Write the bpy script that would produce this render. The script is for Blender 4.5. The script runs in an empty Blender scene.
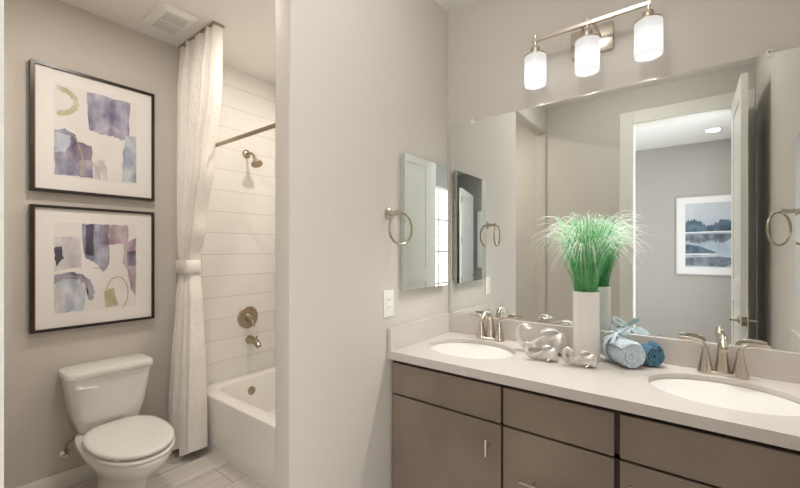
import bpy, bmesh, math, random
from mathutils import Vector, Matrix
random.seed(7)
PI = math.pi
SC = bpy.context.scene
COL = SC.collection

# ------------------------------------------------------------------ camera
CAM = (1.1333, -1.9513, 1.342)
cd = bpy.data.cameras.new('camera')
cd.sensor_width = 36.0
cd.sensor_fit = 'HORIZONTAL'
cd.lens = 379.5 / 800 * 36.0
cd.shift_y = 0.0075
cd.clip_start = 0.005
cam = bpy.data.objects.new('camera', cd)
cam.location = CAM
cam.rotation_euler = (PI / 2, 0, math.radians(37.386))
COL.objects.link(cam)
SC.camera = cam

# ------------------------------------------------------------------ world, exposure
w = bpy.data.worlds.new('world')
SC.world = w
w.use_nodes = True
w.node_tree.nodes['Background'].inputs[0].default_value = (0.75, 0.85, 1.0, 1)
w.node_tree.nodes['Background'].inputs[1].default_value = 0.4
vs = SC.view_settings
vs.view_transform = 'Standard'
vs.look = 'None'
vs.exposure = 0.27
vs.gamma = 1.0
vs.use_curve_mapping = False


# ------------------------------------------------------------------ area lights (ceiling cans, added unseen fill in toilet room and hall)
def area(name, loc, power, size, col=(1, 1, 1), rot=(0, 0, 0), size_y=None):
    l = bpy.data.lights.new(name, 'AREA')
    l.energy = power
    l.color = col
    l.size = size
    if size_y:
        l.shape = 'RECTANGLE'
        l.size_y = size_y
    else:
        l.shape = 'DISK'
    o = bpy.data.objects.new(name, l)
    o.location = loc
    o.rotation_euler = rot
    COL.objects.link(o)
    return o


WARM = (1.0, 0.92, 0.83)
area('added_toilet_light', (-0.75, -1.30, 2.722), 9, 0.13, WARM)  # added out of view to light the picture wall
area('tub_can_light', (-0.85, -0.33, 2.722), 8, 0.13, WARM)
area('hall_can_and_fill', (1.344, -3.75, 2.722), 1.5, 0.12, (1, .96, .92))
area('hall_can_and_fill', (1.05, -2.75, 2.722), 4, 0.12, (1, .96, .92))  # added unseen fill shining through the doorway onto the vanity
area('added_hall_daylight', (-0.86, -3.2, 1.5), 13, 1.3, (.72, .84, 1.0), (0, -PI / 2, 0), 1.6)  # added area light standing in for unseen hall daylight
area('added_hall_side_fill', (1.775, -2.66, 1.32), 40, 1.75, (.94, .97, 1.0), (0, PI / 2, 0), .90)  # added to brighten the lower partition and cabinets through the doorway


# ------------------------------------------------------------------ helpers
def srgb(r, g, b):
    f = lambda c: (c / 255 / 12.92) if c / 255 <= .04045 else ((c / 255 + .055) / 1.055) ** 2.4
    return (f(r), f(g), f(b), 1)


def mat(name, col, rough=.5, metal=0.0, noise=0.0, nscale=8.0, bump=0.0, bscale=100.0, bdist=.002, spec=.5,
        col2=None, stretch=None, coat=0.0, sheen=0.0, ndetail=4.0):
    m = bpy.data.materials.new(name)
    m.use_nodes = True
    nt = m.node_tree
    b = nt.nodes['Principled BSDF']
    b.inputs['Base Color'].default_value = col
    b.inputs['Roughness'].default_value = rough
    b.inputs['Metallic'].default_value = metal
    b.inputs['Specular IOR Level'].default_value = spec
    b.inputs['Coat Weight'].default_value = coat
    b.inputs['Sheen Weight'].default_value = sheen
    tc = nt.nodes.new('ShaderNodeTexCoord')
    vec = tc.outputs['Object']
    if stretch:
        mp = nt.nodes.new('ShaderNodeMapping')
        mp.inputs['Scale'].default_value = stretch
        nt.links.new(vec, mp.inputs[0])
        vec = mp.outputs[0]
    if noise > 0 or col2:
        n = nt.nodes.new('ShaderNodeTexNoise')
        n.inputs['Scale'].default_value = nscale
        n.inputs['Detail'].default_value = ndetail
        nt.links.new(vec, n.inputs['Vector'])
        r = nt.nodes.new('ShaderNodeValToRGB')
        r.color_ramp.elements[0].position = .3
        r.color_ramp.elements[1].position = .7
        if col2:
            r.color_ramp.elements[0].color = col
            r.color_ramp.elements[1].color = col2
        else:
            r.color_ramp.elements[0].color = tuple(c * (1 - noise) for c in col[:3]) + (1,)
            r.color_ramp.elements[1].color = tuple(min(1, c * (1 + noise)) for c in col[:3]) + (1,)
        nt.links.new(n.outputs[0], r.inputs[0])
        nt.links.new(r.outputs[0], b.inputs['Base Color'])
    if bump > 0:
        n2 = nt.nodes.new('ShaderNodeTexNoise')
        n2.inputs['Scale'].default_value = bscale
        n2.inputs['Detail'].default_value = 2
        nt.links.new(vec, n2.inputs['Vector'])
        bp = nt.nodes.new('ShaderNodeBump')
        bp.inputs['Strength'].default_value = bump
        bp.inputs['Distance'].default_value = bdist
        nt.links.new(n2.outputs[0], bp.inputs['Height'])
        nt.links.new(bp.outputs[0], b.inputs['Normal'])
    return m


def brick_mat(name, c1, c2, mortar, bw, rh, axes, offset, msize, rough, origin=(0, 0, 0), bump=.2, grain=0.0, off=.5):
    """tiles / planks; axes = which object axes become brick u, v"""
    m = mat(name, c1, rough)
    nt = m.node_tree
    b = nt.nodes['Principled BSDF']
    tc = nt.nodes.new('ShaderNodeTexCoord')
    sp = nt.nodes.new('ShaderNodeSeparateXYZ')
    nt.links.new(tc.outputs['Object'], sp.inputs[0])
    cb = nt.nodes.new('ShaderNodeCombineXYZ')
    for k, a in enumerate(axes):
        ad = nt.nodes.new('ShaderNodeMath')
        ad.operation = 'ADD'
        ad.inputs[1].default_value = offset[k]
        nt.links.new(sp.outputs[a], ad.inputs[0])
        nt.links.new(ad.outputs[0], cb.inputs[k])
    br = nt.nodes.new('ShaderNodeTexBrick')
    br.offset = off
    br.inputs['Scale'].default_value = 1
    br.inputs['Brick Width'].default_value = bw
    br.inputs['Row Height'].default_value = rh
    br.inputs['Mortar Size'].default_value = msize
    br.inputs['Mortar Smooth'].default_value = .3
    br.inputs['Color1'].default_value = c1
    br.inputs['Color2'].default_value = c2
    br.inputs['Mortar'].default_value = mortar
    nt.links.new(cb.outputs[0], br.inputs['Vector'])
    out = br.outputs['Color']
    if grain:
        mp = nt.nodes.new('ShaderNodeMapping')
        mp.inputs['Scale'].default_value = (3, 40, 1)
        nt.links.new(cb.outputs[0], mp.inputs[0])
        n = nt.nodes.new('ShaderNodeTexNoise')
        n.inputs['Scale'].default_value = 1.0
        n.inputs['Detail'].default_value = 6
        nt.links.new(mp.outputs[0], n.inputs['Vector'])
        r = nt.nodes.new('ShaderNodeValToRGB')
        r.color_ramp.elements[0].color = (1 - grain, 1 - grain, 1 - grain, 1)
        r.color_ramp.elements[1].color = (1, 1, 1, 1)
        r.color_ramp.elements[0].position = .35
        r.color_ramp.elements[1].position = .65
        nt.links.new(n.outputs[0], r.inputs[0])
        mx = nt.nodes.new('ShaderNodeMix')
        mx.data_type = 'RGBA'
        mx.blend_type = 'MULTIPLY'
        mx.inputs[0].default_value = 1
        nt.links.new(out, mx.inputs[6])
        nt.links.new(r.outputs[0], mx.inputs[7])
        out = mx.outputs[2]
    nt.links.new(out, b.inputs['Base Color'])
    bp = nt.nodes.new('ShaderNodeBump')
    bp.inputs['Strength'].default_value = bump
    bp.inputs['Distance'].default_value = .002
    bp.invert = True
    nt.links.new(br.outputs['Fac'], bp.inputs['Height'])
    nt.links.new(bp.outputs[0], b.inputs['Normal'])
    return m


class MB:
    """collects shapes and links them as one mesh object"""

    def __init__(self):
        self.bm = bmesh.new()
        self.mi = 0

    def _tag(self, faces):
        for f in faces:
            f.material_index = self.mi

    def box(self, x0, x1, y0, y1, z0, z1, bev=0.0, seg=2, edges=None):
        r = bmesh.ops.create_cube(self.bm, size=1)
        vs_ = r['verts']
        for v in vs_:
            v.co = Vector((x0 + (v.co.x + .5) * (x1 - x0), y0 + (v.co.y + .5) * (y1 - y0), z0 + (v.co.z + .5) * (z1 - z0)))
        fs = set(f for v in vs_ for f in v.link_faces)
        self._tag(fs)
        if bev > 0:
            es = list(set(e for v in vs_ for e in v.link_edges))
            if edges == 'z':
                es = [e for e in es if abs((e.verts[0].co - e.verts[1].co).normalized().z) > .9]
            r = bmesh.ops.bevel(self.bm, geom=es, offset=bev, segments=seg, profile=.5, affect='EDGES')
            self._tag(r['faces'])
        return self

    def loft(self, loops, cap0=True, cap1=True, close=True):
        rows = [[self.bm.verts.new(p) for p in lp] for lp in loops]
        n = len(rows[0])
        fs = []
        for a, b in zip(rows, rows[1:]):
            for i in range(n if close else n - 1):
                j = (i + 1) % n
                try:
                    fs.append(self.bm.faces.new((a[i], a[j], b[j], b[i])))
                except ValueError:
                    pass
        if cap0:
            fs.append(self.bm.faces.new(list(reversed(rows[0]))))
        if cap1:
            fs.append(self.bm.faces.new(rows[-1]))
        self._tag(fs)
        return self

    def lathe(self, prof, M=None, n=32, cap0=False, cap1=False):
        """profile of (r, h) about local z, placed by matrix M"""
        M = M or Matrix()
        loops = []
        for r, h in prof:
            r = max(r, 1e-5)
            loops.append([M @ Vector((r * math.cos(2 * PI * i / n), r * math.sin(2 * PI * i / n), h)) for i in range(n)])
        return self.loft(loops, cap0, cap1)

    def tube(self, pts, rad, n=10, cap=True, flat=1.0, up=None):
        """tube along pts; rad number or list; flat squashes the section across 'up'"""
        pts = [Vector(p) for p in pts]
        if not isinstance(rad, (list, tuple)):
            rad = [rad] * len(pts)
        loops = []
        prev = None
        for i, p in enumerate(pts):
            t = (pts[min(i + 1, len(pts) - 1)] - pts[max(i - 1, 0)]).normalized()
            if up is not None:
                a = t.cross(Vector(up))
                if a.length < 1e-4:
                    a = t.orthogonal()
            elif prev is None:
                a = t.orthogonal()
            else:
                a = prev - t * prev.dot(t)
            a.normalize()
            prev = a
            b = t.cross(a)
            loops.append([p + (a * math.cos(2 * PI * k / n) + b * math.sin(2 * PI * k / n) * flat) * rad[i] for k in range(n)])
        return self.loft(loops, cap, cap)

    def torus(self, M, R, r, N=48, n=10, a0=0, a1=2 * PI):
        full = abs(a1 - a0 - 2 * PI) < 1e-6
        loops = []
        for i in range(N if full else N + 1):
            a = a0 + (a1 - a0) * i / N
            loops.append([M @ Vector(((R + r * math.cos(2 * PI * k / n)) * math.cos(a),
                                      (R + r * math.cos(2 * PI * k / n)) * math.sin(a), r * math.sin(2 * PI * k / n))) for k in range(n)])
        if full:
            loops.append(loops[0])
        return self.loft(loops, not full, not full)

    def build(self, name, m, parent=None, smooth=30, loc=None):
        bmesh.ops.remove_doubles(self.bm, verts=self.bm.verts, dist=1e-6)
        bmesh.ops.recalc_face_normals(self.bm, faces=self.bm.faces)
        me = bpy.data.meshes.new(name)
        self.bm.to_mesh(me)
        self.bm.free()
        for mm in (m if isinstance(m, (list, tuple)) else [m]):
            me.materials.append(mm)
        if smooth:
            for p in me.polygons:
                p.use_smooth = True
            me.set_sharp_from_angle(angle=math.radians(smooth))
        o = bpy.data.objects.new(name, me)
        COL.objects.link(o)
        if parent:
            o.parent = parent
        if loc:
            o.location = loc
        return o


def thing(name, label, cat, loc=(0, 0, 0), rz=0, group=None):
    o = bpy.data.objects.new(name, None)
    o.empty_display_size = .05
    COL.objects.link(o)
    o.location = loc
    o.rotation_euler = (0, 0, rz)
    tag(o, label, cat, group)
    return o


def tag(o, label, cat, group=None):
    o['label'] = label
    o['category'] = cat
    if group:
        o['group'] = group
    return o


def struct(o):
    o['kind'] = 'structure'
    return o


def sell(cx, cy, a, b, z, n=2.0, N=48):
    """super-ellipse loop"""
    out = []
    for i in range(N):
        t = 2 * PI * i / N
        c, s = math.cos(t), math.sin(t)
        out.append(Vector((cx + a * math.copysign(abs(c) ** (2 / n), c), cy + b * math.copysign(abs(s) ** (2 / n), s), z)))
    return out


def rrect(x0, x1, y0, y1, r, z, k=8):
    out = []
    for cx, cy, a in ((x1 - r, y1 - r, 0), (x0 + r, y1 - r, PI / 2), (x0 + r, y0 + r, PI), (x1 - r, y0 + r, 1.5 * PI)):
        for i in range(k + 1):
            t = a + PI / 2 * i / k
            out.append(Vector((cx + r * math.cos(t), cy + r * math.sin(t), z)))
    return out


T = Matrix.Translation
RX = lambda a: Matrix.Rotation(a, 4, 'X')
RY = lambda a: Matrix.Rotation(a, 4, 'Y')
RZ = lambda a: Matrix.Rotation(a, 4, 'Z')


def bez(p0, p1, p2, p3, n=12):
    p0, p1, p2, p3 = map(Vector, (p0, p1, p2, p3))
    return [p0 * (1 - t) ** 3 + p1 * 3 * t * (1 - t) ** 2 + p2 * 3 * t * t * (1 - t) + p3 * t ** 3 for t in [i / n for i in range(n + 1)]]


# ------------------------------------------------------------------ materials
PAINT = mat('greige_wall_paint', srgb(207, 201, 193), .6, bump=.35, bscale=70, bdist=.004, spec=.35)
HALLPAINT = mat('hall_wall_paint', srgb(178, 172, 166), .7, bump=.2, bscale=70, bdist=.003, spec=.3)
CEILP = mat('white_ceiling_paint', srgb(240, 237, 233), .8, bump=.3, bscale=60, bdist=.004, spec=.2)
TRIM = mat('white_trim_paint', srgb(232, 229, 222), .4)
TILE = brick_mat('white_shower_tile', srgb(232, 228, 222), srgb(228, 224, 217), srgb(205, 200, 193), 1.22, .1605, (1, 2), (.65, -.026), .003, .22)
TILEB = brick_mat('white_shower_tile_back', srgb(232, 228, 222), srgb(228, 224, 217), srgb(205, 200, 193), 1.22, .1605, (0, 2), (.05, -.026), .003, .22)
FLOORM = brick_mat('pale_wood_look_floor_tile', srgb(226, 220, 213), srgb(212, 205, 198), srgb(160, 152, 144), 1.2, .2135, (1, 0), (.35, .3185 + 1.708), .003, .38, grain=.16, off=.37)
PORC = mat('white_porcelain', srgb(232, 230, 226), .12, spec=.6)
ACRYL = mat('white_tub_enamel', srgb(238, 235, 229), .16, spec=.55)
NICKEL = mat('brushed_nickel', srgb(206, 197, 184), .24, 1.0)
NICKELD = mat('warm_dark_nickel', srgb(176, 162, 142), .3, 1.0)
CHROME = mat('bright_nickel', srgb(214, 208, 200), .16, 1.0)
MIRROR = mat('mirror_silver', srgb(236, 240, 238), .0, 1.0)
MEDGE = mat('mirror_edge', srgb(196, 200, 196), .25, .4)
CAB = mat('grey_brown_stained_wood', srgb(118, 105, 91), .36, col2=srgb(144, 129, 114), nscale=2.6, ndetail=6, bump=.04, bscale=30)
CABD = mat('dark_brown_cabinet_frame', srgb(58, 45, 38), .5)
QUARTZ = mat('beige_quartz', srgb(206, 199, 192), .22, noise=.02, nscale=160)
BLACKF = mat('black_frame_lacquer', srgb(34, 26, 23), .3)
COPPER = mat('copper_brown_inner_edge', srgb(120, 72, 48), .4)
MATB = mat('white_mat_board', srgb(234, 231, 228), .6)
LINEN = mat('off_white_linen', srgb(234, 228, 220), .9, noise=.06, nscale=60, bump=.25, bscale=260, bdist=.001, sheen=.2)
PLAST = mat('white_plastic', srgb(240, 238, 234), .35)
DARK = mat('dark_slot', srgb(40, 36, 33), .6)
SILV = mat('silver_glazed_ceramic', srgb(184, 179, 173), .27, .3, col2=srgb(240, 237, 233), nscale=26, spec=.7)
VASEM = mat('white_ceramic', srgb(242, 239, 235), .25)
HINGE = mat('dull_steel', srgb(150, 146, 140), .35, 1)

# ------------------------------------------------------------------ structure
YF = -1.925          # inner face of the door wall
ZC = 2.74
m = MB(); m.box(-1.80, 2.7, -4.5, .2, -.06, 0); struct(m.build('floor', FLOORM))
m = MB(); m.box(-1.80, 2.7, -4.5, .2, ZC, ZC + .06); struct(m.build('ceiling', CEILP))
m = MB(); m.box(0, 1.64, 0, .12, 0, ZC); struct(m.build('wall_back', PAINT, smooth=0))
# partition with the opening to the toilet room: post, header, stub
m = MB()
m.box(-.094, 0, -1.114, .17, 0, ZC, .009, 4, 'z')
m.box(-.094, 0, -1.905, -1.106, 2.49, ZC)
m.box(-.094, 0, YF + .0005, -1.905, 0, ZC, .006, 2, 'z')
struct(m.build('wall_left', PAINT))
m = MB(); m.box(-1.78, -1.672, YF, .17, 0, ZC); struct(m.build('wall_far_left', PAINT, smooth=0))
m = MB(); m.box(1.52, 1.64, -2.045, 0, 0, ZC); struct(m.build('wall_right', PAINT, smooth=0))
m = MB()
m.box(-1.78, .7405, -2.045, YF, 0, ZC)
m.box(1.428, 1.52, -2.045, YF, 0, ZC)
m.box(.7405, 1.428, -2.045, YF, 2.445, ZC)
struct(m.build('wall_front', PAINT, smooth=0))
# tub surround
m = MB(); m.box(-1.672, -1.66, -.705, .05, .3, ZC); struct(m.build('wall_tile_end', TILE, smooth=0))
m = MB(); m.box(-1.672, -.100, .05, .17, 0, ZC); struct(m.build('wall_tile_back', TILEB, smooth=0))
m = MB(); m.box(-.112, -.100, -.705, .05, .3, ZC); struct(m.build('wall_tile_near', TILE, smooth=0))
# hall beyond the door
m = MB(); m.box(-1.0, 2.7, -4.47, -4.35, 0, ZC); struct(m.build('wall_hall_far', HALLPAINT, smooth=0))
m = MB(); m.box(-1.0, -.9, -4.35, -2.045, 0, ZC); struct(m.build('wall_hall_left', HALLPAINT, smooth=0))
m = MB(); m.box(2.6, 2.7, -4.35, -2.045, 0, ZC); m.box(1.82, 2.6, -3.24, -2.045, 0, ZC); struct(m.build('wall_hall_right', HALLPAINT, smooth=0))
# added unseen window panel behind the bluish hall area light
m = MB()
m.box(-.9, -.872, -3.92, -2.48, .62, 2.38)
struct(m.build('added_window_1', TRIM, smooth=0))
m = MB(); m.box(1.785, 1.82, -3.16, -2.16, .40, 2.24)  # added pane and bars dressing the side fill light as a window
for y in (-3.135, -2.66, -2.185):
    m.box(1.755, 1.77, y - .022, y + .022, .40, 2.24)
for z in (.42, .87, 1.32, 1.77, 2.22):
    m.box(1.7555, 1.7695, -3.157, -2.163, z - .018, z + .018)
for y in (-3.15, -2.17):
    m.box(1.77, 1.785, y - .008, y + .008, .41, 2.23)
struct(m.build('added_window_2', TRIM, smooth=0))
# baseboards
m = MB(); m.box(-1.672, -1.657, YF + .015, -.712, 0, .097, .004, 2); struct(m.build('baseboard_far_left', TRIM))
m = MB(); m.box(-1.655, -.102, YF, YF + .014, 0, .097, .004, 2); struct(m.build('baseboard_front', TRIM))
m = MB(); m.box(0, .014, -1.08, -.566, 0, .097, .004, 2); struct(m.build('baseboard_left', TRIM))
m = MB(); m.box(-.114, -.100, -1.08, -.712, 0, .097, .004, 2); struct(m.build('baseboard_partition', TRIM))
# entry door casing and jambs
XL, XR = .7445, 1.424
m = MB()
m.box(.638, .741, YF, -1.907, 0, 2.545, .003, 1)
m.box(XR + .004, 1.519, YF, -1.907, 0, 2.545, .003, 1)
m.box(.741, XR + .004, YF, -1.907, 2.442, 2.545, .003, 1)
struct(m.build('trim_1', TRIM, smooth=0))
m = MB()
m.box(.7406, XL, -2.044, YF - .001, 0, 2.441)
m.box(XR, 1.4279, -2.044, YF - .001, 0, 2.441)
m.box(XL, XR, -2.044, YF - .001, 2.437, 2.4445)
struct(m.build('trim_2', TRIM, smooth=0))
m = MB()
m.box(.638, .741, -2.063, -2.045, 0, 2.545, .003, 1)
m.box(1.428, 1.53, -2.063, -2.045, 0, 2.545, .003, 1)
m.box(.741, 1.428, -2.063, -2.045, 2.442, 2.545, .003, 1)
struct(m.build('trim_3', TRIM, smooth=0))


# panel door built along +x from the hinge, local: x 0..w, y -t/2..t/2
def door(name, w, h, t, loc, rz, handed=1, hinges=3):
    m = MB()
    st, rl = .115, .12
    m.box(.01, w - .01, -t / 2 + .008, t / 2 - .008, .02, h - .01)
    m.box(0, st, -t / 2, t / 2, .012, h)
    m.box(w - st, w, -t / 2, t / 2, .012, h)
    for z0, z1 in ((.012, .22), (.98, 1.13), (h - rl, h)):
        m.box(st, w - st, -t / 2, t / 2, z0, z1)
    for z0, z1 in ((.22, .98), (1.13, h - rl)):
        m.box(st + .06, w - st - .06, -t / 2 + .003, t / 2 - .003, z0 + .06, z1 - .06, .004, 1)
    o = struct(m.build(name, TRIM, smooth=0))
    o.location = loc
    o.rotation_euler = (0, 0, rz)
    zh = .90
    for s in (-1, 1):
        m = MB()
        y = s * t / 2
        m.lathe([(.0, 0), (.026, 0), (.026, .006), (.012, .010), (.010, .042), (0, .044)], T((w - .062, y, zh)) @ RX(-s * PI / 2), 24)
        m.tube(bez((w - .062, y + s * .04, zh), (w - .10, y + s * .046, zh), (w - .14, y + s * .044, zh - .002), (w - .175, y + s * .040, zh - .003), 8), [.010, .010, .0095, .009, .009, .0085, .008, .008, .006], 10)
        m.build('door_handle', NICKEL, o)
    m = MB(); m.box(w - .0005, w + .0015, -.0125, .0125, zh - .029, zh + .029, .0005, 1)
    lp = m.build('latch_plate', NICKELD, o)
    m = MB(); m.box(w + .001, w + .008, -.006, .006, zh - .009, zh + .009, .002, 2); m.build('latch_bolt', NICKEL, lp)
    zs = [.25 + (h - .43) * k / (hinges - 1) for k in range(hinges)]
    for z in zs:
        m = MB()
        m.tube([(-.006, handed * (t / 2 + .004), z - .05), (-.006, handed * (t / 2 + .004), z + .05)], .007, 10)
        m.box(-.006, .03, handed * t / 2 - .001, handed * t / 2 + .002, z - .045, z + .045)
        m.build('door_hinge', HINGE, o)
    return o


door('door_1', .675, 2.432, .035, (1.400, -1.885, 0), math.radians(90), handed=-1)
door('door_2', .98, 2.30, .036, (1.735, -3.262, 0), math.radians(-74), handed=-1, hinges=4)

# ------------------------------------------------------------------ vanity
t = thing('sink_cabinet', 'grey-brown slab-front vanity cabinet under the left sink, against the side wall', 'cabinet', (0, 0, 0), 0)
GRP_CAB = 'vanity sink cabinets'


def carcass(x0, x1, parent):
    m = MB()
    m.box(x0, x0 + .016, -.526, -.004, .09, .829)
    m.box(x1 - .016, x1, -.526, -.004, .09, .829)
    m.box(x0, x1, -.526, -.004, .09, .106)
    m.box(x0, x1, -.014, -.004, .09, .829)
    m.box(x0, x1, -.526, -.508, .655, .672)
    m.box(x0, x1, -.526, -.508, .812, .829)
    m.box(x0, x1, -.46, -.444, 0, .09)
    m.build('carcass', CABD, parent, smooth=0)


def slab(name, x0, x1, z0, z1, parent, m_=None):
    m = MB()
    m.box(x0, x1, -.546, -.527, z0, z1, .0015, 1)
    return m.build(name, m_ or CAB, parent, smooth=0)


def pull(x0, z0, x1, z1, parent):
    m = MB()
    d = Vector((x1 - x0, 0, z1 - z0))
    m.tube([(x0, -.578, z0), (x1, -.578, z1)], .0058, 12)
    for f in ((.2, .8) if d.length > .1 else (.5,)):
        p = Vector((x0, 0, z0)) + d * f
        m.tube([(p.x, -.578, p.z), (p.x, -.5455, p.z)], .0048, 10)
    return m.build('handle', CHROME, parent)


t['group'] = GRP_CAB
carcass(.008, .554, t)
slab('false_front', .011, .550, .669, .811, t)
pull(.502, .607, .502, .540, slab('door', .011, .550, .112, .660, t))
t = thing('drawer_cabinet', 'middle drawer bank of the vanity, with a long bar pull', 'cabinet')
carcass(.554, .943, t)
slab('drawer', .560, .937, .669, .811, t)
pull(.634, .490, .872, .490, slab('drawer', .560, .937, .392, .660, t))
pull(.634, .245, .872, .245, slab('drawer', .560, .937, .112, .383, t))
t = thing('sink_cabinet', 'grey-brown vanity cabinet under the right sink, right of the drawers', 'cabinet', group=GRP_CAB)
carcass(.943, 1.512, t)
slab('false_front', .953, 1.506, .669, .811, t)
pull(.988, .607, .988, .536, slab('door', .953, 1.506, .112, .660, t))

# worktop with two oval cut-outs
ZT = .867
SINKS = ((.289, -.281), (1.222, -.281))
SA, SB = .213, .171


def top_mesh():
    bm = bmesh.new()
    loops = [[(0.001, -.001), (1.519, -.001), (1.519, -.566), (0.001, -.566)]]
    for cx, cy in SINKS:
        loops.append([(cx + SA * math.cos(2 * PI * i / 64), cy + SB * math.sin(2 * PI * i / 64)) for i in range(64)])
    es = []
    for lp in loops:
        v = [bm.verts.new((x, y, ZT)) for x, y in lp]
        es += [bm.edges.new((v[i], v[(i + 1) % len(v)])) for i in range(len(v))]
    bmesh.ops.triangle_fill(bm, use_beauty=True, use_dissolve=False, edges=es)
    bad = []
    for f in bm.faces:
        c = f.calc_center_median()
        for cx, cy in SINKS:
            if ((c.x - cx) / SA) ** 2 + ((c.y - cy) / SB) ** 2 < .97:
                bad.append(f)
    bmesh.ops.delete(bm, geom=list(set(bad)), context='FACES_ONLY')
    r = bmesh.ops.extrude_face_region(bm, geom=list(bm.faces))
    for v in [g for g in r['geom'] if isinstance(g, bmesh.types.BMVert)]:
        v.co.z -= .018
    return bm


t = thing('countertop', 'long beige quartz worktop with two sink cut-outs over the vanity', 'countertop')
m = MB(); m.bm.free(); m.bm = top_mesh(); m.box(.001, 1.519, -.566, -.546, ZT - .037, ZT - .018); m.build('slab', QUARTZ, t, smooth=0)
m = MB(); m.box(.001, 1.519, -.020, -.001, ZT, .9745, .0012, 1); tag(m.build('backsplash', QUARTZ, smooth=0), 'long low beige quartz backsplash strip under the big mirror', 'backsplash')
m = MB(); m.box(.001, .020, -.566, -.0205, ZT, .9745, .0012, 1); tag(m.build('side_splash', QUARTZ, smooth=0), 'short beige quartz side splash on the wall under the outlet', 'backsplash')
m = MB(); m.box(1.50, 1.519, -.566, -.0205, ZT, .9745, .0012, 1); tag(m.build('side_splash', QUARTZ, smooth=0), 'short beige quartz side splash on the right wall, beyond the right sink', 'backsplash')


def sink(cx, cy, label):
    t = thing('sink', label, 'sink', (cx, cy, ZT - .0185), 0, 'undermount sinks')
    m = MB()
    prof = [(1.12, -.001), (1.015, -.001), (1.0, -.004), (.985, -.022), (.955, -.055), (.88, -.092), (.72, -.122), (.5, -.138), (.25, -.145), (.1, -.146)]
    inner = [sell(0, 0, SA * k, SB * k, z, 2, 56) for k, z in prof]
    outer = [sell(0, 0, SA * k + .006, SB * k + .006, z - .009, 2, 56) for k, z in reversed(prof)]
    m.loft(inner + outer, True, True)
    m.build('basin', PORC, t, 40)
    m = MB()
    m.lathe([(.0, .002), (.012, .003), (.016, -.001), (.017, .0015), (.022, .001), (.023, -.002), (.0, -.004)], T((0, 0, -.1425)), 24)
    m.build('drain', CHROME, t)
    m = MB()
    m.lathe([(0, 0.001), (.009, 0.001), (.0095, -.001), (0, -.002)], T((0, SB * .952, -.052)) @ RX(math.radians(68)), 16)
    m.build('overflow_hole', NICKELD, t)


sink(*SINKS[0], 'white oval undermount sink at the left end of the vanity')
sink(*SINKS[1], 'white oval undermount sink at the right end, cut off by the photo edge')


def faucet(cx, label):
    t = thing('faucet', label, 'faucet', (cx, -.062, ZT), 0, 'brushed nickel faucets')
    m = MB()
    m.loft([rrect(-.066, .066, -.020, .020, .0195, 0), rrect(-.066, .066, -.020, .020, .0195, .010), rrect(-.063, .063, -.017, .017, .0165, .014)])
    m.build('base_plate', NICKEL, t)
    cone = [(.0265, 0), (.0265, .006), (.024, .018), (.0190, .04), (.0142, .065), (.011, .085), (.0105, .096), (.009, .1), (0, .101)]
    for s in (-1, 1):
        m = MB()
        m.lathe(cone, T((s * .0505, 0, .0005)), 24, True)
        b = m.build('handle_body', NICKEL, t)
        m = MB()
        x = s * .0505
        m.tube(bez((x, 0, .094), (x + s * .002, 0, .118), (x + s * .022, .003, .124), (x + s * .085, .012, .121), 12),
               [.0080, .0080, .0078, .0078, .0078, .008, .0083, .0085, .0085, .0083, .008, .007, .004], 12, True, .5, (0, 1, 0))
        m.build('lever', NICKEL, b)
    m = MB()
    m.lathe([(.0255, 0), (.0255, .006), (.023, .02), (.019, .05), (.0165, .08), (.015, .095)], T((0, 0.006, .0005)), 24, True)
    pts = bez((0, .006, .085), (0, .010, .150), (0, -.055, .178), (0, -.098, .118), 18)
    m.tube(pts, [.0150, .0148, .0146, .0144, .0142, .014, .0138, .0136, .0134, .0132, .0131, .013, .013, .013, .013, .013, .0131, .0132, .0133], 16)
    sp = m.build('spout', NICKEL, t)
    d = (pts[-1] - pts[-2]).normalized()
    m = MB()
    m.tube([pts[-1] - d * .002, pts[-1] + d * .006], .0105, 16)
    m.build('aerator', NICKELD, sp)
    m = MB()
    m.tube([(0, .030, .01), (0, .030, .075)], .003, 8)
    m.lathe([(0, 0), (.005, .001), (.006, .006), (.004, .011), (0, .012)], T((0, .030, .073)), 12)
    m.build('drain_rod', NICKEL, t)


faucet(.292, 'brushed nickel two-lever faucet behind the left sink')
faucet(1.231, 'brushed nickel two-lever faucet behind the right sink')

# ------------------------------------------------------------------ big mirror
t = thing('vanity_mirror', 'large frameless mirror above the vanity backsplash, clipped to the wall', 'mirror', (0, 0, 0))
m = MB()
m.box(.020, 1.512, -.007, -.001, .9755, 2.068)
g = m.build('glass', [MIRROR, MEDGE], t, smooth=0)
for p in g.data.polygons:
    if abs(p.normal.y) < .5:
        p.material_index = 1
for x in (.164, 1.366):
    m = MB()
    m.box(x - .010, x + .010, -.0125, -.0075, 2.054, 2.078, .003, 2)
    m.box(x - .010, x + .010, -.0125, -.0005, 2.0685, 2.083, .003, 2)
    c = m.build('mirror_clip', PLAST, t)
    m = MB(); m.lathe([(.0, .0018), (.003, .0014), (.0038, 0)], T((x, -.0125, 2.073)) @ RX(PI / 2), 12); m.build('screw', HINGE, c)


# ------------------------------------------------------------------ medicine cabinets
def medcab(loc, rz, y0, y1, label):
    t = thing('medicine_cabinet', label, 'medicine cabinet', loc, rz, 'mirrored medicine cabinets')
    m = MB(); m.box(.001, .012, y0 + .012, y1 - .012, -.326, .326); m.build('body', PLAST, t, smooth=0)
    m = MB(); m.box(.013, .032, y0, y1, -.336, .336, .0015, 1)
    g = m.build('mirror_door', [MIRROR, MEDGE], t, smooth=0)
    for p in g.data.polygons:
        if p.normal.x < .5:
            p.material_index = 1


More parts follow.
